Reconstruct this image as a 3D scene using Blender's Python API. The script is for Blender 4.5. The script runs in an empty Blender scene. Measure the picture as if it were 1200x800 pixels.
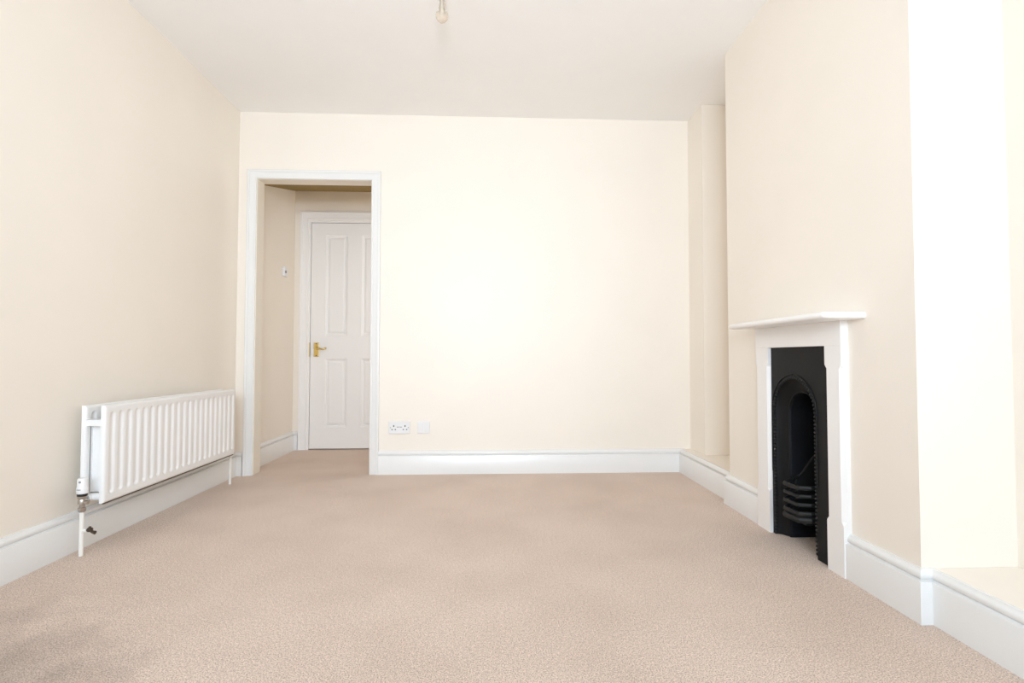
import bpy, bmesh, math
from mathutils import Vector, Matrix

scene = bpy.context.scene
COL = scene.collection
PI = math.pi

# ------------------------------------------------------------------ materials
def srgb(r, g, b):
    f = lambda c: (c / 255 / 12.92) if c / 255 <= 0.04045 else ((c / 255 + 0.055) / 1.055) ** 2.4
    return (f(r), f(g), f(b), 1.0)

def new_mat(name):
    m = bpy.data.materials.new(name)
    m.use_nodes = True
    nt = m.node_tree
    return m, nt, nt.nodes['Principled BSDF']

def coords(nt):
    tc = nt.nodes.new('ShaderNodeTexCoord')
    return tc.outputs['Object']

def noise(nt, vec, scale, detail=2.0, rough=0.5):
    n = nt.nodes.new('ShaderNodeTexNoise')
    n.inputs['Scale'].default_value = scale
    n.inputs['Detail'].default_value = detail
    n.inputs['Roughness'].default_value = rough
    nt.links.new(vec, n.inputs['Vector'])
    return n.outputs['Fac']

def ramp(nt, fac, stops):
    r = nt.nodes.new('ShaderNodeValToRGB')
    el = r.color_ramp.elements
    while len(el) < len(stops):
        el.new(0.5)
    for e, (p, c) in zip(el, stops):
        e.position = p
        e.color = c
    nt.links.new(fac, r.inputs['Fac'])
    return r.outputs['Color']

def bump(nt, h, strength, dist, bsdf):
    b = nt.nodes.new('ShaderNodeBump')
    b.inputs['Strength'].default_value = strength
    b.inputs['Distance'].default_value = dist
    nt.links.new(h, b.inputs['Height'])
    nt.links.new(b.outputs['Normal'], bsdf.inputs['Normal'])

def painted(name, col, rough, var=0.015, bscale=60.0, bstr=0.15, bdist=0.001, metallic=0.0, spec=0.5):
    m, nt, b = new_mat(name)
    v = coords(nt)
    lo = tuple(max(0, c * (1 - var)) for c in col[:3]) + (1,)
    hi = tuple(min(1, c * (1 + var)) for c in col[:3]) + (1,)
    c = ramp(nt, noise(nt, v, 3.0, 4.0), [(0.3, lo), (0.7, hi)])
    nt.links.new(c, b.inputs['Base Color'])
    b.inputs['Roughness'].default_value = rough
    b.inputs['Metallic'].default_value = metallic
    b.inputs['Specular IOR Level'].default_value = spec
    if bstr:
        bump(nt, noise(nt, v, bscale, 3.0), bstr, bdist, b)
    return m

M = {}
M['wall'] = painted('cream_wall_paint', (0.850, 0.790, 0.712, 1), 0.44, 0.01, 45, 0.10, 0.001, spec=0.42)
M['ceiling'] = painted('white_ceiling_paint', (0.90, 0.895, 0.89, 1), 0.8, 0.01, 60, 0.1, spec=0.2)
M['hallceil'] = painted('dark_ochre_hall_ceiling', (0.28, 0.19, 0.055, 1), 0.7, 0.02, 50, 0.1, spec=0.2)  # dark ochre, far darker than the room ceiling
M['gloss'] = painted('white_gloss_paint', (0.785, 0.782, 0.774, 1), 0.25, 0.008, 25, 0.04)
M['eggshell'] = painted('white_door_paint', (0.85, 0.835, 0.825, 1), 0.35, 0.008, 30, 0.05)
M['lining'] = painted('off_white_lining_paint', (0.80, 0.75, 0.66, 1), 0.4, 0.01, 30, 0.05)
M['surround'] = painted('white_surround_paint', (0.85, 0.84, 0.83, 1), 0.32, 0.008, 30, 0.06)
M['enamel'] = painted('white_radiator_enamel', (0.83, 0.828, 0.825, 1), 0.28, 0.005, 20, 0.02)
M['pipe'] = painted('cream_white_pipe_paint', (0.84, 0.82, 0.78, 1), 0.35, 0.02, 80, 0.1)
M['plastic'] = painted('white_plastic', (0.79, 0.785, 0.79, 1), 0.3, 0.004, 20, 0.0)
M['oldplastic'] = painted('ivory_plastic', (0.80, 0.77, 0.70, 1), 0.4, 0.01, 20, 0.0)
M['black'] = painted('black_plastic', (0.012, 0.012, 0.013, 1), 0.4, 0.05, 20, 0.0)
M['grey'] = painted('grey_plastic', (0.25, 0.25, 0.26, 1), 0.4, 0.05, 20, 0.0)
M['iron'] = painted('black_cast_iron', (0.0035, 0.0036, 0.0042, 1), 0.6, 0.25, 160, 0.35, 0.0008, spec=0.28)
M['iron_bar'] = painted('worn_grate_iron', (0.013, 0.013, 0.0125, 1), 0.62, 0.3, 160, 0.5, 0.0008, spec=0.35)
M['soot'] = painted('sooty_fireback_iron', (0.007, 0.008, 0.011, 1), 0.7, 0.4, 90, 0.5, 0.002, spec=0.25)
M['brass'] = painted('polished_brass', (0.80, 0.62, 0.24, 1), 0.2, 0.04, 30, 0.0, metallic=1.0)
M['chrome'] = painted('dull_chrome', (0.50, 0.46, 0.42, 1), 0.28, 0.10, 60, 0.1, metallic=1.0)
M['bronze'] = painted('dark_bronze', (0.10, 0.075, 0.055, 1), 0.4, 0.2, 60, 0.2, metallic=0.7)
M['wire'] = painted('dark_wire', (0.06, 0.05, 0.045, 1), 0.5, 0.05, 20, 0.0)

# carpet: beige twist pile with speckle and trodden patches
m, nt, b = new_mat('beige_carpet')
v = coords(nt)
fine = noise(nt, v, 270.0, 3.0, 0.75)
c1 = ramp(nt, fine, [(0.36, srgb(154, 135, 120)), (0.5, srgb(221, 200, 184)), (0.62, srgb(254, 230, 215))])
mid = noise(nt, v, 85.0, 3.0, 0.6)
c2 = ramp(nt, mid, [(0.30, (0.82, 0.82, 0.82, 1)), (0.66, (1.0, 1.0, 1.0, 1))])
low = noise(nt, v, 2.3, 4.0, 0.55)
c3 = ramp(nt, low, [(0.32, (0.90, 0.885, 0.87, 1)), (0.60, (1.0, 1.0, 1.0, 1))])
def mul(a, c):
    mx = nt.nodes.new('ShaderNodeMix')
    mx.data_type = 'RGBA'
    mx.blend_type = 'MULTIPLY'
    mx.inputs[0].default_value = 1.0
    nt.links.new(a, mx.inputs[6])
    nt.links.new(c, mx.inputs[7])
    return mx.outputs[2]
# broad darker patch with a ragged edge on the near left of the room
geo = nt.nodes.new('ShaderNodeVectorMath')
geo.operation = 'DISTANCE'
nt.links.new(v, geo.inputs[0])
geo.inputs[1].default_value = (-1.45, 1.25, 0.0)
wob = nt.nodes.new('ShaderNodeMath')
wob.operation = 'MULTIPLY_ADD'
nt.links.new(noise(nt, v, 4.0, 4.0, 0.6), wob.inputs[0])
wob.inputs[1].default_value = 0.9
nt.links.new(geo.outputs['Value'], wob.inputs[2])
c4 = ramp(nt, wob.outputs[0], [(0.70, (0.66, 0.655, 0.65, 1)), (1.85, (1.0, 1.0, 1.0, 1))])
# a few tiny dark specks of lint
vo = nt.nodes.new('ShaderNodeTexVoronoi')
vo.inputs['Scale'].default_value = 3.2
nt.links.new(v, vo.inputs['Vector'])
c5 = ramp(nt, vo.outputs['Distance'], [(0.007, (0.30, 0.28, 0.26, 1)), (0.014, (1.0, 1.0, 1.0, 1))])
nt.links.new(mul(mul(mul(mul(c1, c2), c3), c4), c5), b.inputs['Base Color'])
b.inputs['Roughness'].default_value = 0.95
b.inputs['Specular IOR Level'].default_value = 0.1
b.inputs['Sheen Weight'].default_value = 0.15
b.inputs['Sheen Roughness'].default_value = 0.6
bump(nt, fine, 0.6, 0.004, b)
M['carpet'] = m

# window glass: clear pane, light passes, faint reflection
m, nt, b = new_mat('clear_window_glass')
nt.nodes.remove(b)
tr = nt.nodes.new('ShaderNodeBsdfTransparent')
gl = nt.nodes.new('ShaderNodeBsdfGlossy')
gl.inputs['Roughness'].default_value = 0.02
mx = nt.nodes.new('ShaderNodeMixShader')
mx.inputs[0].default_value = 0.06
nt.links.new(tr.outputs[0], mx.inputs[1])
nt.links.new(gl.outputs[0], mx.inputs[2])
nt.links.new(mx.outputs[0], nt.nodes['Material Output'].inputs['Surface'])
M['glass'] = m

# bulb glass: slightly milky
m, nt, b = new_mat('pearl_bulb_glass')
b.inputs['Base Color'].default_value = (0.72, 0.63, 0.52, 1)
b.inputs['Roughness'].default_value = 0.18
tr = nt.nodes.new('ShaderNodeBsdfTransparent')
tr.inputs['Color'].default_value = (0.97, 0.95, 0.92, 1)
mx = nt.nodes.new('ShaderNodeMixShader')
n = noise(nt, coords(nt), 8.0)
cr = ramp(nt, n, [(0.2, (0.36, 0.36, 0.36, 1)), (0.8, (0.44, 0.44, 0.44, 1))])
nt.links.new(cr, mx.inputs[0])
nt.links.new(tr.outputs[0], mx.inputs[1])
nt.links.new(b.outputs[0], mx.inputs[2])
nt.links.new(mx.outputs[0], nt.nodes['Material Output'].inputs['Surface'])
M['bulb'] = m

# ------------------------------------------------------------------ mesh helpers
def link(name, bm, mat, parent=None, smooth=None, bevel=None, bevseg=2):
    me = bpy.data.meshes.new(name)
    bmesh.ops.recalc_face_normals(bm, faces=bm.faces[:])
    bm.to_mesh(me)
    bm.free()
    o = bpy.data.objects.new(name, me)
    COL.objects.link(o)
    me.materials.append(M[mat])
    if parent is not None:
        o.parent = parent
        o.matrix_parent_inverse = Matrix.Translation(-parent.location)
    if smooth is not None:
        for p in me.polygons:
            p.use_smooth = True
        me.set_sharp_from_angle(angle=math.radians(smooth))
    if bevel:
        md = o.modifiers.new('edge', 'BEVEL')
        md.width = bevel
        md.segments = bevseg
        md.limit_method = 'ANGLE'
        md.angle_limit = math.radians(35)
        md.harden_normals = False
    return o

def box(bm, x0, x1, y0, y1, z0, z1):
    vs = [bm.verts.new(p) for p in ((x0, y0, z0), (x1, y0, z0), (x1, y1, z0), (x0, y1, z0),
                                    (x0, y0, z1), (x1, y0, z1), (x1, y1, z1), (x0, y1, z1))]
    for f in ((0, 3, 2, 1), (4, 5, 6, 7), (0, 1, 5, 4), (1, 2, 6, 5), (2, 3, 7, 6), (3, 0, 4, 7)):
        bm.faces.new([vs[i] for i in f])

def boxes(*bs):
    bm = bmesh.new()
    for q in bs:
        box(bm, *q)
    return bm

def sweep(bm, frames, closed=False, caps=True):
    """frames: lists of points, all of one length, joined ring to ring"""
    rings = [[bm.verts.new(p) for p in fr] for fr in frames]
    n = len(rings[0])
    for a, c in zip(rings, rings[1:] + ([rings[0]] if closed else [])):
        for i in range(n):
            j = (i + 1) % n
            bm.faces.new((a[i], a[j], c[j], c[i]))
    if caps and not closed:
        bm.faces.new(rings[0][::-1])
        bm.faces.new(rings[-1])

def skirt(bm, path, prof, side):
    """profile (d, z) swept along a floor polyline, mitred; side=+1 offsets to the left of travel"""
    P = [Vector(p) for p in path]
    frames = []
    for i, p in enumerate(P):
        ds = []
        if i > 0:
            ds.append((P[i] - P[i - 1]).normalized())
        if i < len(P) - 1:
            ds.append((P[i + 1] - P[i]).normalized())
        ns = [Vector((-d.y, d.x)) * side for d in ds]
        n = ns[0] if len(ns) == 1 else (ns[0] + ns[1])
        if len(ns) == 2:
            n = n / (1 + ns[0].dot(ns[1]))
        frames.append([(p.x + n.x * d, p.y + n.y * d, z) for d, z in prof])
    sweep(bm, frames)

def tube(bm, pts, r, n=12, caps=True, squash=None):
    pts = [Vector(p) for p in pts]
    frames = []
    up = None
    for i, p in enumerate(pts):
        if i == 0:
            t = pts[1] - pts[0]
        elif i == len(pts) - 1:
            t = pts[-1] - pts[-2]
        else:
            t = (pts[i + 1] - pts[i]).normalized() + (pts[i] - pts[i - 1]).normalized()
        t.normalize()
        if up is None:
            up = Vector((0, 0, 1)) if abs(t.z) < 0.9 else Vector((0, 1, 0))
        s = t.cross(up).normalized()
        u = s.cross(t).normalized()
        rr = r[i] if isinstance(r, (list, tuple)) else r
        a, bb = (rr, rr) if squash is None else (rr * squash[0], rr * squash[1])
        frames.append([p + s * (math.cos(2 * PI * k / n) * a) + u * (math.sin(2 * PI * k / n) * bb) for k in range(n)])
    sweep(bm, frames, caps=caps)

def lathe(bm, prof, c, axis='Z', n=24):
    """prof: (r, h) from one end to the other"""
    c = Vector(c)
    frames = []
    for r, h in prof:
        ring = []
        for k in range(n):
            a = 2 * PI * k / n
            if axis == 'Z':
                ring.append(c + Vector((r * math.cos(a), r * math.sin(a), h)))
            elif axis == 'Y':
                ring.append(c + Vector((r * math.cos(a), h, r * math.sin(a))))
            else:
                ring.append(c + Vector((h, r * math.cos(a), r * math.sin(a))))
        frames.append(ring)
    sweep(bm, frames)

def tag(o, label, cat, group=None, kind=None):
    o['label'] = label
    o['category'] = cat
    if group:
        o['group'] = group
    if kind:
        o['kind'] = kind
    return o

def empty(name, loc):
    o = bpy.data.objects.new(name, None)
    o.location = loc
    o.empty_display_size = 0.1
    COL.objects.link(o)
    return o

def struct(name, bm, mat, label, cat, **k):
    return tag(link(name, bm, mat, **k), label, cat, kind='structure')

# ------------------------------------------------------------------ dimensions
XL = -1.725            # left wall
YB = 3.63              # back wall
YH = 3.735             # hall side of the back wall
YE = 4.60              # hall end wall
YR = -2.30             # rear wall, behind the camera
XB = 1.32              # chimney breast face
B0, B1 = 1.55, 2.81    # chimney breast from/to
XA = 1.63              # alcove wall
XS, YS = 1.425, 3.385  # pier at the back right corner
H = 2.50
HH = 2.400             # top of the hall walls, above the sloping soffit
DX0, DX1, DZ = -1.597, -0.820, 2.030   # doorway clear opening
T = 0.20               # outer thickness

# ------------------------------------------------------------------ shell
bm = boxes((XL - T, XA + T, YR - T, YE + 0.25, -0.12, 0.0))
struct('floor', bm, 'carpet', 'beige speckled fitted carpet covering the floor', 'carpet')
bm = boxes((XL - T, XA + T, YR - T, YB, H, H + 0.12))
struct('ceiling', bm, 'ceiling', 'plain white painted ceiling of the main room', 'ceiling')
bm = boxes((XL - T, XL, YR - T, YB, 0, H))
struct('wall_left', bm, 'wall', 'cream painted wall behind the radiator', 'wall')
bm = boxes((XL - T, DX0 - 0.022, YB, YH, 0, H + 0.12), (DX1 + 0.022, XA + T, YB, YH, 0, H + 0.12),
           (DX0 - 0.022, DX1 + 0.022, YB, YH, DZ + 0.022, H + 0.12))
struct('wall_back', bm, 'wall', 'cream painted wall with the doorway to the hall', 'wall')
bm = boxes((XA, XA + T, YR - T, YB, 0, H))
struct('wall_right', bm, 'wall', 'cream painted wall at the back of the alcoves', 'wall')
bm = boxes((XS, XA, YS, YB, 0, H))
struct('wall_pier', bm, 'wall', 'narrow cream wall pier between back wall and alcove', 'wall')
F0, F1, FZ = 1.935, 2.365, 0.852       # hole for the fireplace
bm = boxes((XB, XA, B0, F0, 0, H), (XB, XA, F1, B1, 0, H), (XB, XA, F0, F1, FZ, H))
struct('wall_chimney', bm, 'wall', 'projecting cream chimney breast around the fireplace', 'wall')
# alcove ledges, cream topped, behind their skirting
SF = 1.357
bm = boxes((SF, XA, YR, B0, 0.0, 0.158))
struct('trim_1', bm, 'wall', 'cream ledge of the near alcove behind white skirting', 'ledge', bevel=0.003)
bm = boxes((SF, XA, B1, YS, 0.0, 0.158), (SF, XS, YS, YB, 0.0, 0.158))
struct('trim_2', bm, 'wall', 'cream ledge of the far alcove behind white skirting', 'ledge', bevel=0.003)

# rear wall with the window that lights the room (behind the camera)
WX0, WX1, WZ0, WZ1 = -1.00, 0.80, 0.85, 2.32
bm = boxes((XL - T, WX0, YR - T, YR, 0, H), (WX1, XA + T, YR - T, YR, 0, H),
           (WX0, WX1, YR - T, YR, 0, WZ0), (WX0, WX1, YR - T, YR, WZ1, H))
struct('wall_rear', bm, 'wall', 'cream wall with the big window, facing the hall doorway', 'wall')
win = tag(empty('window_1', ((WX0 + WX1) / 2, YR - 0.12, WZ0)), 'wide white framed window with two panes', 'window', kind='structure')
bm = bmesh.new()
fw = 0.06
box(bm, WX0, WX0 + fw, YR - 0.15, YR - 0.09, WZ0, WZ1)
box(bm, WX1 - fw, WX1, YR - 0.15, YR - 0.09, WZ0, WZ1)
box(bm, WX0 + fw, WX1 - fw, YR - 0.15, YR - 0.09, WZ0, WZ0 + fw)
box(bm, WX0 + fw, WX1 - fw, YR - 0.15, YR - 0.09, WZ1 - fw, WZ1)
xm = (WX0 + WX1) / 2
box(bm, xm - 0.03, xm + 0.03, YR - 0.15, YR - 0.09, WZ0 + fw, WZ1 - fw)
link('window_frame', bm, 'gloss', win, bevel=0.004)
link('pane', boxes((WX0 + fw, xm - 0.03, YR - 0.124, YR - 0.118, WZ0 + fw, WZ1 - fw)), 'glass', win)
link('pane', boxes((xm + 0.03, WX1 - fw, YR - 0.124, YR - 0.118, WZ0 + fw, WZ1 - fw)), 'glass', win)
win2 = tag(empty('added_hall_window', (0.40, 4.16, 0.95)), 'small unseen window added to light the hall', 'window', kind='structure')  # out of view, added to bring more light into the hall
link('window_frame', boxes((0.40, 0.45, 3.82, 3.87, 0.95, 2.05), (0.40, 0.45, 4.45, 4.50, 0.95, 2.05),
                           (0.40, 0.45, 3.87, 4.45, 0.95, 1.00), (0.40, 0.45, 3.87, 4.45, 2.00, 2.05)), 'gloss', win2, bevel=0.004)
link('pane', boxes((0.423, 0.428, 3.87, 4.45, 1.00, 2.00)), 'glass', win2)
link('window_sill', boxes((WX0 - 0.05, WX1 + 0.05, YR - 0.085, YR + 0.06, WZ0 - 0.03, WZ0 + 0.002)), 'gloss', win, bevel=0.006)

# hall
bm = boxes((XL - T, -1.70, YH, YE + 0.25, 0, HH))
struct('wall_hall', bm, 'wall', 'cream hall wall carrying the small white control box', 'wall')
ED0, ED1, EDZ = -1.580, -0.772, 2.000
bm = boxes((-1.70, ED0, YE, YE + 0.05, 0, HH), (ED1, 0.5, YE, YE + 0.05, 0, HH), (ED0, ED1, YE, YE + 0.05, EDZ, HH),
           (-1.70, 0.5, YE + 0.05, YE + 0.25, 0, HH))
struct('wall_end', bm, 'wall', 'cream wall at the end of the hall around the panelled door', 'wall')
bm = boxes((0.30, 0.5, YH, 3.82, 0, HH), (0.30, 0.5, 4.50, YE, 0, HH), (0.30, 0.5, 3.82, 4.50, 0, 0.95), (0.30, 0.5, 3.82, 4.50, 2.05, HH))
struct('wall_passage', bm, 'wall', 'cream wall closing the hidden side of the hall', 'wall')
bm = bmesh.new()
zs0, zs1 = 2.040, 2.040 + 0.2545 * (YE + 0.25 - YH)     # soffit sloping up away from the doorway
sweep(bm, [[(x, YH, zs0), (x, YE + 0.25, zs1), (x, YE + 0.25, zs1 + 0.3), (x, YH, zs1 + 0.3)] for x in (XL - T, 0.5)])
struct('ceiling_hall', bm, 'hallceil', 'sloping dark ochre ceiling of the hall beyond the doorway', 'ceiling')

# ------------------------------------------------------------------ skirting boards
SH = 0.160
PROF = [(0.0, 0.0), (0.025, 0.0), (0.025, 0.1235), (0.0235, 0.1265), (0.0170, 0.1275), (0.0120, 0.1295), (0.0165, 0.1335),
        (0.0195, 0.139), (0.0192, 0.145), (0.0165, 0.150), (0.0120, 0.1535), (0.0095, 0.157), (0.0080, SH), (0.0, SH)]
def skirting(name, path, side, label):
    bm = bmesh.new()
    skirt(bm, path, PROF, side)
    return struct(name, bm, 'gloss', label, 'skirting board', smooth=40)
A0x, A1x = DX0 - 0.070, DX1 + 0.066   # outer edges of the doorway architrave
skirting('baseboard_left', [(XL, YR), (XL, YB), (A0x, YB)], -1, 'white moulded skirting running under the radiator')
skirting('baseboard_back', [(A1x, YB), (SF + 0.025, YB)], -1, 'white moulded skirting below the sockets')
S0, S1 = 1.853, 2.462                 # surround outer edges
skirting('baseboard_alcove', [(SF + 0.0, YB - 0.025), (SF + 0.0, B1), (XB, B1), (XB, S1)], -1,
         'white moulded skirting from the corner round to the far side of the fireplace')
skirting('baseboard_right', [(XB, S0), (XB, B0), (SF, B0), (SF, YR)], -1,
         'white moulded skirting on the near side of the fireplace, stepping back round the alcove')
skirting('baseboard_hall', [(-1.70, YH), (-1.70, YE), (-1.650, YE)], -1, 'white skirting along the hall wall')

# ------------------------------------------------------------------ doorway lining and architraves
# (d across the board from the opening, e = how far it stands off the wall)
APROF = [(0.0, 0.0), (0.0, 0.012), (0.003, 0.0145), (0.009, 0.0145), (0.012, 0.0115), (0.040, 0.0155), (0.046, 0.0165),
         (0.0475, 0.0205), (0.056, 0.0225), (0.063, 0.0215), (0.066, 0.018), (0.066, 0.0)]
def architrave(bm, x0, x1, z1, y, scale=1.0):
    """three-sided frame round an opening x0..x1, top z1, on a wall facing -Y at y"""
    fr = []
    fr.append([(x0 - d * scale, y - e, 0.0) for d, e in APROF])
    fr.append([(x0 - d * scale, y - e, z1 + d * scale) for d, e in APROF])
    fr.append([(x1 + d * scale, y - e, z1 + d * scale) for d, e in APROF])
    fr.append([(x1 + d * scale, y - e, 0.0) for d, e in APROF])
    sweep(bm, fr)
trim = tag(empty('trim_3', ((DX0 + DX1) / 2, YB, 0)), 'white moulded doorway frame standing open to the hall', 'door frame', kind='structure')
bm = bmesh.new()
architrave(bm, DX0 - 0.004, DX1 + 0.004, DZ + 0.002, YB, 0.94)
link('architrave', bm, 'gloss', trim, smooth=35)
bm = boxes((DX0 - 0.022, DX0, YB - 0.004, YH + 0.002, 0, DZ + 0.022), (DX1, DX1 + 0.022, YB - 0.004, YH + 0.002, 0, DZ + 0.022),
           (DX0, DX1, YB - 0.004, YH + 0.002, DZ, DZ + 0.022))
link('lining', bm, 'lining', trim, bevel=0.002)

trim = tag(empty('trim_4', ((ED0 + ED1) / 2, YE, 0)), 'white moulded frame round the closed hall door', 'door frame', kind='structure')
bm = bmesh.new()
architrave(bm, ED0 + 0.002, ED1 - 0.002, EDZ - 0.002 + 0.010, YE, 1.05)
link('architrave', bm, 'eggshell', trim, smooth=35)
bm = boxes((ED0, ED0 + 0.022, YE - 0.006, YE + 0.05, 0, EDZ), (ED1 - 0.022, ED1, YE - 0.006, YE + 0.05, 0, EDZ),
           (ED0 + 0.022, ED1 - 0.022, YE - 0.006, YE + 0.05, EDZ - 0.018, EDZ))
link('lining', bm, 'eggshell', trim, bevel=0.002)
link('latch_keep', boxes((ED0 + 0.0165, ED0 + 0.0225, YE - 0.0075, YE + 0.004, 0.805, 0.930)), 'brass', trim, bevel=0.001)

# ------------------------------------------------------------------ hall door
DL, DR, DB, DT = ED0 + 0.0255, ED1 - 0.0255, 0.009, EDZ - 0.0215
DY = YE + 0.001     # front face
door = tag(empty('door_1', ((DL + DR) / 2, DY, DB)), 'white four panel door with brass lever handle', 'door', kind='structure')
px = [(-1.428, -1.238), (-1.115, -0.925)]
pz = [(0.192, 0.790), (0.990, 1.873)]
bm = bmesh.new()
xs = [DL, px[0][0], px[0][1], px[1][0], px[1][1], DR]
zs = [DB, pz[0][0], pz[0][1], pz[1][0], pz[1][1], DT]
for i in range(5):
    for j in range(5):
        if i in (1, 3) and j in (1, 3):
            continue
        bmv = [bm.verts.new((x, DY, z)) for x, z in ((xs[i], zs[j]), (xs[i + 1], zs[j]), (xs[i + 1], zs[j + 1]), (xs[i], zs[j + 1]))]
        bm.faces.new(bmv)
bmesh.ops.remove_doubles(bm, verts=bm.verts, dist=1e-5)
r = bmesh.ops.extrude_face_region(bm, geom=bm.faces[:])
bmesh.ops.translate(bm, verts=[g for g in r['geom'] if isinstance(g, bmesh.types.BMVert)], vec=(0, 0.040, 0))
link('door_leaf', bm, 'eggshell', door, bevel=0.0015)
for (x0, x1) in px:
    for (z0, z1) in pz:
        bm = bmesh.new()
        rings = []
        for ins, dep in ((0.0, 0.0), (0.004, 0.003), (0.011, 0.004), (0.016, 0.012), (0.020, 0.0125), (0.034, 0.006), (0.040, 0.005)):
            rings.append([(x0 + ins, DY + dep, z0 + ins), (x1 - ins, DY + dep, z0 + ins),
                          (x1 - ins, DY + dep, z1 - ins), (x0 + ins, DY + dep, z1 - ins)])
        rings.insert(0, [(x0, DY + 0.03, z0), (x1, DY + 0.03, z0), (x1, DY + 0.03, z1), (x0, DY + 0.03, z1)])
        sweep(bm, rings)
        link('panel', bm, 'eggshell', door)
# lever handle on a long backplate
hp = link('handle', boxes((-1.525, -1.479, DY - 0.006, DY, 0.806, 0.928)), 'brass', door, bevel=0.003)
hp['label'] = 'brass backplate and lever handle'
bm = bmesh.new()
lathe(bm, [(0.015, -0.006), (0.015, -0.010), (0.009, -0.014), (0.009, -0.048), (0.006, -0.052)], (-1.502, DY, 0.880), 'Y', 18)
pts = [(-1.505, DY - 0.046, 0.880), (-1.485, DY - 0.047, 0.880), (-1.465, DY - 0.048, 0.878), (-1.445, DY - 0.049, 0.873),
       (-1.428, DY - 0.048, 0.872), (-1.414, DY - 0.045, 0.878), (-1.407, DY - 0.040, 0.886)]
tube(bm, pts, [0.009, 0.009, 0.0075, 0.007, 0.0075, 0.008, 0.006], 12)
link('lever', bm, 'brass', hp, smooth=40)
for zz in (0.815, 0.919):
    bm = bmesh.new()
    lathe(bm, [(0.0045, -0.0055), (0.0045, -0.0075), (0.002, -0.0085)], (-1.502, DY, zz), 'Y', 10)
    link('screw', bm, 'bronze', hp, smooth=40)

# ------------------------------------------------------------------ hall control box
box_ = tag(empty('thermostat', (-1.70, 4.365, 1.465)), 'small white control box fixed to the hall wall', 'thermostat')
link('casing', boxes((-1.701, -1.676, 4.325, 4.400, 1.468, 1.546)), 'plastic', box_, bevel=0.005)
bm = bmesh.new()
lathe(bm, [(0.012, 0.0), (0.012, 0.005), (0.009, 0.007)], (-1.677, 4.345, 1.505), 'X', 20)
link('dial', bm, 'grey', box_, smooth=40)

# ------------------------------------------------------------------ sockets on the back wall
def socket_box(name, x0, x1, z0, z1, label, cat):
    e = tag(empty(name, ((x0 + x1) / 2, YB, (z0 + z1) / 2)), label, cat)
    link('face_plate', boxes((x0, x1, YB - 0.014, YB + 0.001, z0, z1)), 'plastic', e, bevel=0.004)
    return e
sx0, sx1, sz0, sz1 = -0.686, -0.540, 0.276, 0.362
s = socket_box('wall_socket', sx0, sx1, sz0, sz1, 'white double plug socket with two rocker switches on the back wall', 'socket')
yf = YB - 0.014
xc = (sx0 + sx1) / 2
zc = (sz0 + sz1) / 2
for sg in (-1, 1):
    cx = xc + sg * 0.0385
    for (dx, dz, w, h) in ((0, 0.0105, 0.0075, 0.0105), (-0.0112, -0.0135, 0.0085, 0.0065), (0.0112, -0.0135, 0.0085, 0.0065)):
        link('pin_hole', boxes((cx + dx - w / 2, cx + dx + w / 2, yf - 0.0006, yf + 0.002, zc + dz - h / 2, zc + dz + h / 2)), 'black', s)
    link('rocker_switch', boxes((xc + sg * 0.0095 - 0.0055, xc + sg * 0.0095 + 0.0055, yf - 0.0035, yf + 0.002, zc + 0.006, zc + 0.026)), 'plastic', s, bevel=0.001)
    link('switch_gap_shade', boxes((xc + sg * 0.0095 - 0.0075, xc + sg * 0.0095 + 0.0075, yf - 0.0008, yf + 0.002, zc + 0.0015, zc + 0.0065)), 'grey', s)  # grey strip put in as the shade of the gap below the rocker
    bm = bmesh.new()
    lathe(bm, [(0.003, 0.001), (0.003, -0.0008), (0.002, -0.0012)], (xc + sg * 0.0603, yf, zc), 'Y', 10)
    link('screw', bm, 'grey', s, smooth=40)
s = socket_box('blank_outlet', -0.492, -0.406, 0.276, 0.362, 'square white faceplate beside the double plug socket', 'faceplate')
link('outlet_module', boxes((-0.487, -0.449, yf - 0.006, yf + 0.002, 0.281, 0.352)), 'plastic', s, bevel=0.002)

# ------------------------------------------------------------------ ceiling pendant
PX, PY = -0.2185, 2.35
pen = tag(empty('pendant_light', (PX, PY, H)), 'bare unlit pearl bulb hanging on a short ceiling pendant', 'ceiling light')
bm = bmesh.new()
lathe(bm, [(0.040, 0.0), (0.040, -0.008), (0.034, -0.016), (0.018, -0.022), (0.007, -0.024)], (PX, PY, H), 'Z', 32)
link('ceiling_rose', bm, 'plastic', pen, smooth=40)
bm = bmesh.new()
lathe(bm, [(0.0035, -0.020), (0.0035, -0.034)], (PX, PY, H), 'Z', 10)
link('cord', bm, 'plastic', pen, smooth=40)
bm = bmesh.new()
lathe(bm, [(0.006, -0.028), (0.012, -0.032), (0.016, -0.037), (0.0165, -0.049), (0.019, -0.051), (0.019, -0.056), (0.013, -0.058)], (PX, PY, H), 'Z', 24)
link('lamp_holder', bm, 'plastic', pen, smooth=40)
bm = bmesh.new()
zb = 2.336
R_ = 0.0290
prof = [(0.0125, H - 0.055), (0.0130, H - 0.068), (0.0148, H - 0.082)]
cz = zb + R_
for k in range(0, 17):
    a = math.radians(52 - k * (52 + 88) / 16)
    prof.append((R_ * math.cos(a), cz + R_ * math.sin(a)))
prof[3:3] = [(0.0158, cz + 0.030), (0.0166, cz + 0.0265)]
lathe(bm, [(r, h) for r, h in prof], (PX, PY, 0), 'Z', 32)
bulb = link('bulb', bm, 'bulb', pen, smooth=60)
bm = bmesh.new()
lathe(bm, [(0.008, H - 0.062), (0.0065, H - 0.080), (0.004, cz + 0.016), (0.0045, cz + 0.010)], (PX, PY, 0), 'Z', 14)
link('glass_stem', bm, 'oldplastic', bulb, smooth=50)
bm = bmesh.new()
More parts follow.
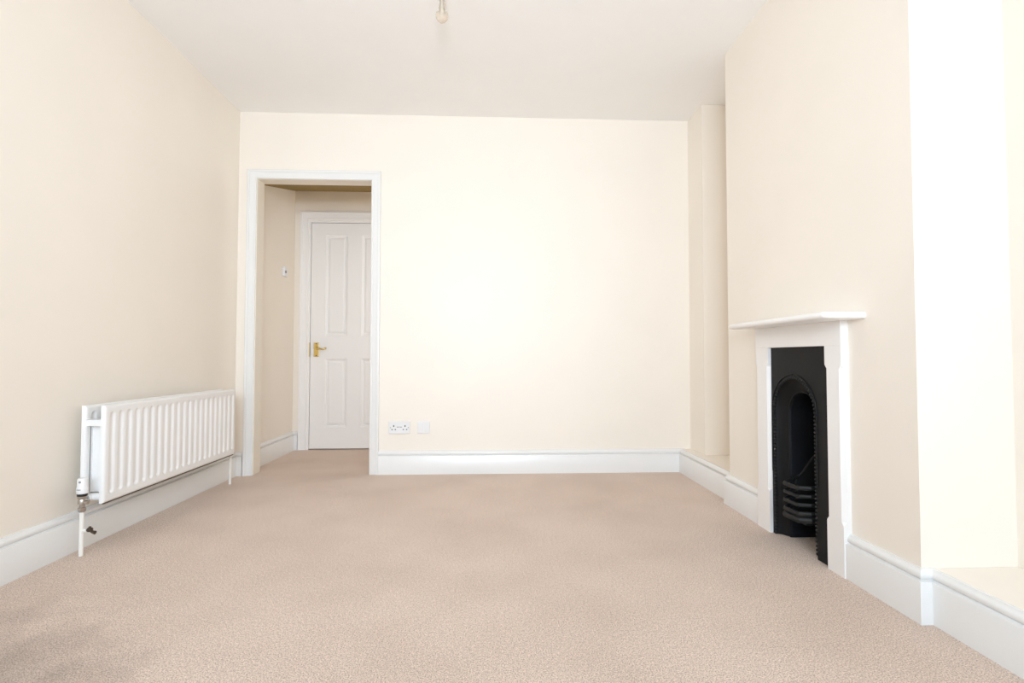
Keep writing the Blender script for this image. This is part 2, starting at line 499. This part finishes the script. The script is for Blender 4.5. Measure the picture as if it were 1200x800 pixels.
for sg in (-1, 1):
    tube(bm, [(PX + sg * 0.0052, PY - 0.0088, H - 0.058), (PX + sg * 0.0055, PY - 0.0088, H - 0.074), (PX + sg * 0.012, PY, cz + 0.012)], 0.0018, 6)
tube(bm, [(PX - 0.012, PY, cz + 0.012), (PX, PY, cz + 0.009), (PX + 0.012, PY, cz + 0.012)], 0.0006, 6)
link('filament', bm, 'wire', bulb)

# ------------------------------------------------------------------ fireplace surround
XF = 1.290
O0, O1, OZ, SZ = 1.947, 2.353, 0.846, 0.938   # opening and top of frieze
sur = tag(empty('fireplace_surround', (XF, (S0 + S1) / 2, 0)), 'white painted wooden fire surround with a thin mantel shelf', 'fire surround')
CZ0, CZ1, CH = 0.200, 0.760, 0.012            # stop chamfers

def leg(y0, y1):
    """jamb board with stop-chamfered front arrises"""
    fr = []
    for z, c in ((0.0, 0.0), (CZ0 - 0.014, 0.0), (CZ0, CH), (CZ1, CH), (CZ1 + 0.014, 0.0), (OZ, 0.0)):
        c = max(c, 0.0006)
        fr.append([(XB, y0, z), (XF + c, y0, z), (XF, y0 + c, z), (XF, y1 - c, z), (XF + c, y1, z), (XB, y1, z)])
    bm = bmesh.new()
    sweep(bm, fr)
    return link('leg', bm, 'surround', sur)
leg(S0, O0)
leg(O1, S1)
link('frieze', boxes((XF, XB, S0, S1, OZ, SZ)), 'surround', sur, bevel=0.0008)
# shelf with rounded nose and rounded front corners
bm = bmesh.new()
outline = []
X0s, X1s, Y0s, Y1s, rc = 1.168, XB, 1.760, 2.498, 0.022
for k in range(7):
    a = PI / 2 * k / 6
    outline.append((X0s + rc - rc * math.sin(a), Y0s + rc - rc * math.cos(a)))
for k in range(7):
    a = PI / 2 * k / 6
    outline.append((X0s + rc - rc * math.cos(a), Y1s - rc + rc * math.sin(a)))
outline = [(X1s, Y0s)] + outline + [(X1s, Y1s)]
cx_, cy_ = 1.29, (Y0s + Y1s) / 2
def ring(ins, z):
    out = []
    for x, y in outline:
        xx = x + ins if x < X1s - 1e-6 else x
        yy = y + ins if y < cy_ else y - ins
        out.append((xx, yy, z))
    return out
z0s = SZ
sweep(bm, [ring(0.009, z0s), ring(0.004, z0s + 0.0025), ring(0.001, z0s + 0.007), ring(0.0, z0s + 0.012),
           ring(0.001, z0s + 0.017), ring(0.004, z0s + 0.0215), ring(0.009, z0s + 0.024)])
link('mantel_shelf', bm, 'surround', sur, smooth=35)

# ------------------------------------------------------------------ cast iron fireplace
XP = 1.3055
ci = tag(empty('cast_iron_fireplace', (XP, 2.15, 0)), 'black cast iron arched fireplace insert inside the white surround', 'fireplace')
def arch(yc, hw, zs_, n=24, zbot=0.0, nz=10):
    """inverted U, from the far foot over the arch to the near foot: list of (y, z)"""
    p = [(yc + hw, zbot + (zs_ - zbot) * k / nz) for k in range(nz)]
    p += [(yc + hw * math.cos(PI * k / n), zs_ + hw * math.sin(PI * k / n)) for k in range(n + 1)]
    p += [(yc - hw, zs_ + (zbot - zs_) * k / nz) for k in range(1, nz + 1)]
    return p
YC = 2.183
OUT = arch(YC, 0.152, 0.566)
INN = arch(YC, 0.100, 0.547)
# face plate
bm = bmesh.new()
P0, P1, PZ = 1.939, 2.361, 0.850
outer = [(P1, z) for z in [0.0 + 0.566 * k / 10 for k in range(10)]]
for k in range(25):
    a = PI * k / 24
    c, s_ = math.cos(a), math.sin(a)
    # project on to the rectangle above the springing
    yy = P1 if c > 0 else P0
    t = min((P1 - YC) / c if c > 1e-6 else 9, (P0 - YC) / c if c < -1e-6 else 9, (PZ - 0.566) / s_ if s_ > 1e-6 else 9)
    outer.append((YC + c * t, 0.566 + s_ * t))
outer += [(P0, 0.566 - 0.566 * k / 10) for k in range(1, 11)]
ra = [[bm.verts.new((x, y, z)) for (y, z) in L] for (x, L) in ((XP + 0.010, outer), (XP, outer), (XP, OUT), (XP + 0.010, OUT))]
for A, B_ in zip(ra, ra[1:]):
    for i in range(len(A) - 1):
        bm.faces.new((A[i], A[i + 1], B_[i + 1], B_[i]))
# fill rectangle corners
for corner in ((P1, PZ), (P0, PZ)):
    best = None
    for i in range(9, 36):
        a_, b_ = outer[i], outer[i + 1]
        if abs(a_[0] - corner[0]) < 1e-6 and abs(b_[1] - corner[1]) < 1e-6 and abs(b_[0] - corner[0]) > 1e-6:
            best = i
        if abs(a_[1] - corner[1]) < 1e-6 and abs(b_[0] - corner[0]) < 1e-6 and abs(a_[0] - corner[0]) > 1e-6:
            best = i
    if best is not None:
        vv = bm.verts.new((XP, corner[0], corner[1]))
        bm.faces.new((ra[1][best], vv, ra[1][best + 1]))
link('face_plate', bm, 'iron', ci)
# raised moulding round the arch
bm = bmesh.new()
tube(bm, [(XP - 0.001, y, z) for y, z in arch(YC, 0.162, 0.566, 40, 0.004)][5:-5], 0.0038, 8)
link('arch_moulding', bm, 'iron', ci, smooth=60)
# beaded edge
bm = bmesh.new()
path = arch(YC, 0.1485, 0.566, 60, 0.012, 40)
pts = [Vector((XP + 0.001, y, z)) for y, z in path]
acc = 0.0
for a, c in zip(pts, pts[1:]):
    seg = (c - a).length
    while acc <= seg:
        p = a.lerp(c, acc / seg)
        mt = Matrix.Translation(p) @ Matrix.Diagonal((0.9, 1, 1, 1))
        bmesh.ops.create_uvsphere(bm, u_segments=8, v_segments=6, radius=0.0062, matrix=mt)
        acc += 0.0155
    acc -= seg
link('beaded_edge', bm, 'iron_bar', ci, smooth=80)
# splayed cheek between the two arches
bm = bmesh.new()
fr = []
for t, x in ((0.0, XP + 0.008), (0.10, XP + 0.020), (0.30, XP + 0.028), (0.70, XP + 0.040), (0.85, XP + 0.044), (0.86, XP + 0.040), (0.93, XP + 0.040), (1.0, XP + 0.050)):
    fr.append([(x, OUT[i][0] * (1 - t) + INN[i][0] * t, OUT[i][1] * (1 - t) + INN[i][1] * t) for i in range(len(OUT))])
rg = [[bm.verts.new(p) for p in f] for f in fr]
for A, B_ in zip(rg, rg[1:]):
    for i in range(len(A) - 1):
        bm.faces.new((A[i], A[i + 1], B_[i + 1], B_[i]))
link('arched_cheek', bm, 'iron', ci, smooth=30)
# firebox behind
XI = XP + 0.050
bm = bmesh.new()
rg = [[bm.verts.new((x, y, z)) for (y, z) in INN] for x in (XI, 1.42, 1.50, 1.585)]
for A, B_ in zip(rg, rg[1:]):
    for i in range(len(A) - 1):
        bm.faces.new((A[i], A[i + 1], B_[i + 1], B_[i]))
bm.faces.new(rg[-1])
link('firebox', bm, 'soot', ci, smooth=30)
# fire cheeks with sweeping tops, one each side
for sg in (1, -1):
    yo = YC + sg * 0.0995
    yi = YC + sg * 0.088
    top = []
    for k in range(13):
        t = k / 12
        top.append((1.372 + 0.105 * t, 0.272 + 0.100 * (3 * t * t - 2 * t * t * t) ** 0.9))
    bm = bmesh.new()
    poly = [(1.372, 0.11)] + top + [(1.477, 0.11)]
    va = [bm.verts.new((x, yi, z)) for x, z in poly]
    vb = [bm.verts.new((x, yo, z)) for x, z in poly]
    bm.faces.new(va)
    bm.faces.new(vb[::-1])
    for i in range(len(poly)):
        j = (i + 1) % len(poly)
        bm.faces.new((va[i], va[j], vb[j], vb[i]))
    tube(bm, [(x, yi + sg * 0.003, z) for x, z in top], 0.0055, 8)
    link('fire_cheek', bm, 'iron_bar', ci, smooth=35)
link('fireback', boxes((1.470, 1.585, YC - 0.0985, YC + 0.0985, 0.11, 0.36)), 'soot', ci, bevel=0.02)
# grate
gr = link('grate', boxes((1.300, 1.47, YC - 0.085, YC + 0.085, 0.112, 0.122)), 'iron_bar', ci, bevel=0.002)
def grate_bar(z, rr, sq):
    bm = bmesh.new()
    # bowed bar: an arm back to the cheek, a sharp knee, then the front run bending back at the near end
    pts = [(1.376, 2.277, z + 0.004), (1.330, 2.242, z + 0.002), (1.268, 2.191, z), (1.262, 2.184, z), (1.262, 2.176, z), (1.264, 2.150, z - 0.0005),
           (1.269, 2.104, z - 0.001), (1.274, 2.096, z), (1.310, 2.078, z + 0.002), (1.340, 2.082, z + 0.003), (1.376, 2.085, z + 0.004)]
    tube(bm, pts, rr, 8, squash=sq)
    return link('grate_bar', bm, 'iron_bar', gr, smooth=30)
for z, rr in ((0.266, 0.0080), (0.232, 0.0066), (0.197, 0.0070), (0.161, 0.0080), (0.136, 0.0110)):
    grate_bar(z, rr, (0.8, 1.15))
for sg in (1, -1):
    bm = boxes((1.366, 1.378, YC + sg * 0.092 - 0.006, YC + sg * 0.092 + 0.006, 0.112, 0.270))
    link('upright', bm, 'iron_bar', gr, bevel=0.003)

# ------------------------------------------------------------------ radiator
RY0, RY1, RZ0, RZ1 = 2.235, 3.347, 0.196, 0.600
rad = tag(empty('radiator', (-1.64, (RY0 + RY1) / 2, 0)), 'long white double panel radiator fixed on the left wall', 'radiator')
NG = 21
PITCH = (RY1 - RY0) / (NG + 0.7)
def sm(a, b_, x):
    t = max(0.0, min(1.0, (x - a) / (b_ - a)))
    return t * t * (3 - 2 * t)
def panel_mesh(thick=0.018, depth=0.0075):
    """pressed steel sheet: front faces +X at x=0, grooves pressed in, rolled edges"""
    bm = bmesh.new()
    ys = set()
    n_per = 14
    y0g = RY0 + 0.85 * PITCH
    ylist = [RY0 + d for d in (0, 0.0012, 0.003, 0.006, 0.010)]
    y = RY0 + 0.35 * PITCH
    while y < RY1 - 0.012:
        ylist.append(y)
        y += PITCH / n_per
    ylist += [RY1 - d for d in (0.010, 0.006, 0.003, 0.0012, 0)]
    ylist = sorted(set(ylist))
    zl = [RZ0 + d for d in (0, 0.0012, 0.003, 0.006, 0.010)]
    ga, gb = RZ0 + 0.036, RZ1 - 0.032
    z = RZ0 + 0.014
    while z < RZ1 - 0.012:
        zl.append(z)
        z += 0.004 if (z < ga + 0.03 or z > gb - 0.034) else 0.03
    zl += [RZ1 - d for d in (0.010, 0.006, 0.003, 0.0012, 0)]
    zl = sorted(set(zl))
    def hgt(y, z):
        e = min(y - RY0, RY1 - y, z - RZ0, RZ1 - z)
        h = 0.0
        if e < 0.010:
            t = 1 - e / 0.010
            h -= 0.010 * (1 - math.sqrt(max(0, 1 - t * t)))
        k = round((y - y0g) / PITCH)
        k = max(0, min(NG - 1, k))
        dy = y - (y0g + k * PITCH)
        hw = 0.0125
        zz = min(max(z, ga + hw), gb - hw)
        d = math.hypot(dy, z - zz)
        h -= depth * (1 - sm(hw - 0.0055, hw + 0.0035, d))
        return h
    V = [[bm.verts.new((hgt(y, z), y, z)) for z in zl] for y in ylist]
    for i in range(len(ylist) - 1):
        for j in range(len(zl) - 1):
            bm.faces.new((V[i][j], V[i + 1][j], V[i + 1][j + 1], V[i][j + 1]))
    # back sheet
    ring_ = [V[i][0] for i in range(len(ylist))] + [V[-1][j] for j in range(1, len(zl))] + \
            [V[i][-1] for i in range(len(ylist) - 2, -1, -1)] + [V[0][j] for j in range(len(zl) - 2, 0, -1)]
    back = [bm.verts.new((-thick, v_.co.y, v_.co.z)) for v_ in ring_]
    for i in range(len(ring_)):
        j = (i + 1) % len(ring_)
        bm.faces.new((ring_[i], ring_[j], back[j], back[i]))
    bm.faces.new(back)
    return bm
pf = link('front_panel', panel_mesh(), 'enamel', rad, smooth=50)
pf.location.x = -1.587
pb = pf.copy()
COL.objects.link(pb)
pb.name = 'back_panel'
pb.parent = rad
pb.matrix_parent_inverse = pf.matrix_parent_inverse.copy()
pb.location.x = -1.664
# dark strip as the shadow under the front panel's welded edge
bm = boxes((-1.600, -1.592, RY0 + 0.010, RY1 - 0.012, RZ0 - 0.004, RZ0 + 0.002))
link('seam_shadow', bm, 'bronze', rad)
# corrugated convector sheet between the panels
bm = bmesh.new()
pr = []
y = RY0 + 0.025
k = 0
while y < RY1 - 0.03:
    hi, lo = -1.611, -1.660
    pr += [(lo, y), (lo, y + 0.010), (hi, y + 0.014), (hi, y + 0.024)]
    y += 0.030
va = [bm.verts.new((x, y, 0.238)) for x, y in pr]
vb = [bm.verts.new((x, y, 0.520)) for x, y in pr]
for i in range(len(pr) - 1):
    bm.faces.new((va[i], va[i + 1], vb[i + 1], vb[i]))
cv = link('convector', bm, 'enamel', rad)
md = cv.modifiers.new('sheet', 'SOLIDIFY')
md.thickness = 0.001
# straps holding the two panels apart
for yy in (RY0 + 0.004, RY1 - 0.028):
    link('strap', boxes((-1.681, -1.600, yy, yy + 0.024, 0.540, 0.5425), (-1.681, -1.600, yy, yy + 0.0025, 0.514, 0.5425)), 'enamel', rad, bevel=0.001)
# brackets back to the wall
for yy in (RY0 + 0.16, RY1 - 0.18):
    link('wall_bracket', boxes((XL + 0.001, -1.680, yy, yy + 0.03, 0.24, 0.56)), 'enamel', rad, bevel=0.002)
# lower tees
for yy in (RY0 + 0.014, RY1 - 0.022):
    bm = bmesh.new()
    tube(bm, [(-1.668, yy, 0.222), (-1.600, yy, 0.222)], 0.0150, 16)
    tube(bm, [(-1.642, yy, 0.222), (-1.642, yy + (-0.030 if yy < 3 else 0.030), 0.222)], 0.0125, 14)
    link('tee', bm, 'enamel', rad, smooth=50)
# supply pipe, valve and head at the near end
VX, VY = -1.642, 2.196
bm = bmesh.new()
tube(bm, [(VX, VY, 0.0), (VX, VY, 0.185)], 0.0080, 16)
link('pipe', bm, 'pipe', rad, smooth=50)
bm = bmesh.new()
lathe(bm, [(0.0115, 0.176), (0.0135, 0.179), (0.0135, 0.192), (0.0095, 0.195), (0.0095, 0.206), (0.0145, 0.209), (0.0150, 0.222), (0.0125, 0.228),
           (0.0160, 0.231), (0.0165, 0.240)], (VX, VY, 0), 'Z', 16)
lathe(bm, [(0.0095, 0.0), (0.0130, 0.012), (0.0130, 0.026), (0.010, 0.030)], (VX, VY, 0.216), 'Y', 8)
tube(bm, [(VX, VY, 0.216), (VX + 0.026, VY - 0.004, 0.214)], [0.009, 0.007], 12)
vb_ = link('valve', bm, 'chrome', rad, smooth=35)
bm = bmesh.new()
lathe(bm, [(0.0165, 0.239), (0.0180, 0.241), (0.0180, 0.248), (0.0165, 0.250)], (VX, VY, 0), 'Z', 24)
link('valve_collar', bm, 'black', vb_, smooth=35)
bm = bmesh.new()
lathe(bm, [(0.0180, 0.2495), (0.0205, 0.252), (0.0205, 0.270), (0.0195, 0.274), (0.0185, 0.276), (0.0180, 0.306), (0.0160, 0.311), (0.009, 0.312)], (VX, VY, 0), 'Z', 28)
hd = link('valve_head', bm, 'plastic', vb_, smooth=35)
hd['label'] = 'white thermostatic head'
bm = bmesh.new()
lathe(bm, [(0.0040, 0.0), (0.0040, -0.0022), (0.003, -0.0028)], (VX + 0.003, VY - 0.0178, 0.298), 'Y', 10)
link('head_button', bm, 'grey', vb_)
link('head_mark', boxes((VX - 0.0075, VX + 0.0075, VY - 0.0212, VY - 0.0195, 0.2665, 0.2690)), 'grey', vb_)
# drain cock on the pipe
bm = bmesh.new()
tube(bm, [(VX, VY, 0.101), (VX + 0.026, VY, 0.101)], 0.0065, 12)
dc = link('drain_stub', bm, 'pipe', rad, smooth=50)
bm = bmesh.new()
tube(bm, [(VX + 0.023, VY, 0.101), (VX + 0.030, VY, 0.104), (VX + 0.040, VY, 0.104)], [0.007, 0.0105, 0.009], 8)
tube(bm, [(VX + 0.034, VY, 0.104), (VX + 0.046, VY - 0.004, 0.096), (VX + 0.058, VY - 0.006, 0.094)], [0.006, 0.006, 0.0075], 10)
tube(bm, [(VX + 0.033, VY, 0.104), (VX + 0.033, VY, 0.117)], [0.006, 0.0045], 8)
link('drain_cock', bm, 'bronze', dc, smooth=40)
# return pipe at the far end
QX, QY = -1.633, 3.385
bm = bmesh.new()
tube(bm, [(QX, QY, 0.0), (QX, QY, 0.20)], 0.0080, 14)
link('pipe', bm, 'pipe', rad, smooth=50)
bm = bmesh.new()
lathe(bm, [(0.012, 0.190), (0.0135, 0.193), (0.0135, 0.206), (0.011, 0.209), (0.013, 0.214), (0.013, 0.236), (0.010, 0.256), (0.004, 0.259)], (QX, QY, 0), 'Z', 14)
link('lockshield_valve', bm, 'enamel', rad, smooth=35)

# ------------------------------------------------------------------ light
w = bpy.data.worlds.new('overcast_sky')
scene.world = w
w.use_nodes = True
nt = w.node_tree
bg = nt.nodes['Background']
bg.inputs['Color'].default_value = (0.93, 0.97, 1.0, 1)
bg.inputs['Strength'].default_value = 1.5

def area(name, loc, rot, sx, sy, power, col):
    l = bpy.data.lights.new(name, 'AREA')
    l.shape = 'RECTANGLE'
    l.size, l.size_y = sx, sy
    l.energy = power
    l.color = col
    o = bpy.data.objects.new(name, l)
    o.location = loc
    o.rotation_euler = rot
    COL.objects.link(o)
    return o
# daylight pouring in at the window
area('window_daylight', ((WX0 + WX1) / 2, YR - 0.165, (WZ0 + WZ1) / 2), (math.radians(90), 0, 0),
     WX1 - WX0 - 0.06, WZ1 - WZ0 - 0.06, 116.0, (0.66, 0.868, 1.08))
area('hall_fill_light', (0.38, 4.16, 1.50), (math.radians(99), 0, math.radians(90 - 48)), 0.54, 0.96, 6.5, (1.0, 0.92, 0.80))  # added warm fill lamp, just inside the unseen hall window
# the photographer's flash on its stand just above the camera
fl = bpy.data.lights.new('camera_flash', 'SPOT')
fl.energy = 130.0
fl.color = (0.875, 0.915, 0.955)
fl.spot_size = math.radians(106)
fl.spot_blend = 1.0
fl.shadow_soft_size = 0.22
fo = bpy.data.objects.new('camera_flash', fl)
fo.location = (-0.05, -0.25, 1.38)
fo.rotation_euler = (math.radians(90 + 8), 0, math.radians(2.5))
COL.objects.link(fo)

# ------------------------------------------------------------------ camera
F, YAW, PIT, ROL = 609.02, 0.0444273, 0.0308933, 0.000787
cy, sy, cp, sp, cr, sr = math.cos(YAW), math.sin(YAW), math.cos(PIT), math.sin(PIT), math.cos(ROL), math.sin(ROL)
Ry = Matrix(((cy, -sy, 0), (sy, cy, 0), (0, 0, 1)))
Bm = Matrix(((1, 0, 0), (0, 0, -1), (0, 1, 0)))
Rp = Matrix(((1, 0, 0), (0, cp, sp), (0, -sp, cp)))
Rr = Matrix(((cr, -sr, 0), (sr, cr, 0), (0, 0, 1)))
W2C = Rr @ Rp @ Bm @ Ry
right, down, fwd = W2C[0], W2C[1], W2C[2]
cam = bpy.data.cameras.new('camera')
cam.sensor_width = 36.0
cam.lens = F / 1200 * 36.0
cam.clip_start = 0.02
co = bpy.data.objects.new('camera', cam)
COL.objects.link(co)
co.matrix_world = Matrix(((right[0], -down[0], -fwd[0], 0.0), (right[1], -down[1], -fwd[1], 0.0),
                          (right[2], -down[2], -fwd[2], 0.80), (0, 0, 0, 1)))
scene.camera = co

# ------------------------------------------------------------------ view
vs = scene.view_settings
scene.display_settings.display_device = 'sRGB'
vs.view_transform = 'Standard'
vs.look = 'None'
vs.gamma = 1.0
vs.use_curve_mapping = False
vs.exposure = 0.12
cyc = scene.cycles
cyc.max_bounces = 14
cyc.diffuse_bounces = 10
cyc.glossy_bounces = 4
cyc.transparent_max_bounces = 8
cyc.caustics_reflective = False
cyc.caustics_refractive = False
cyc.use_denoising = True
cyc.sample_clamp_indirect = 8.0
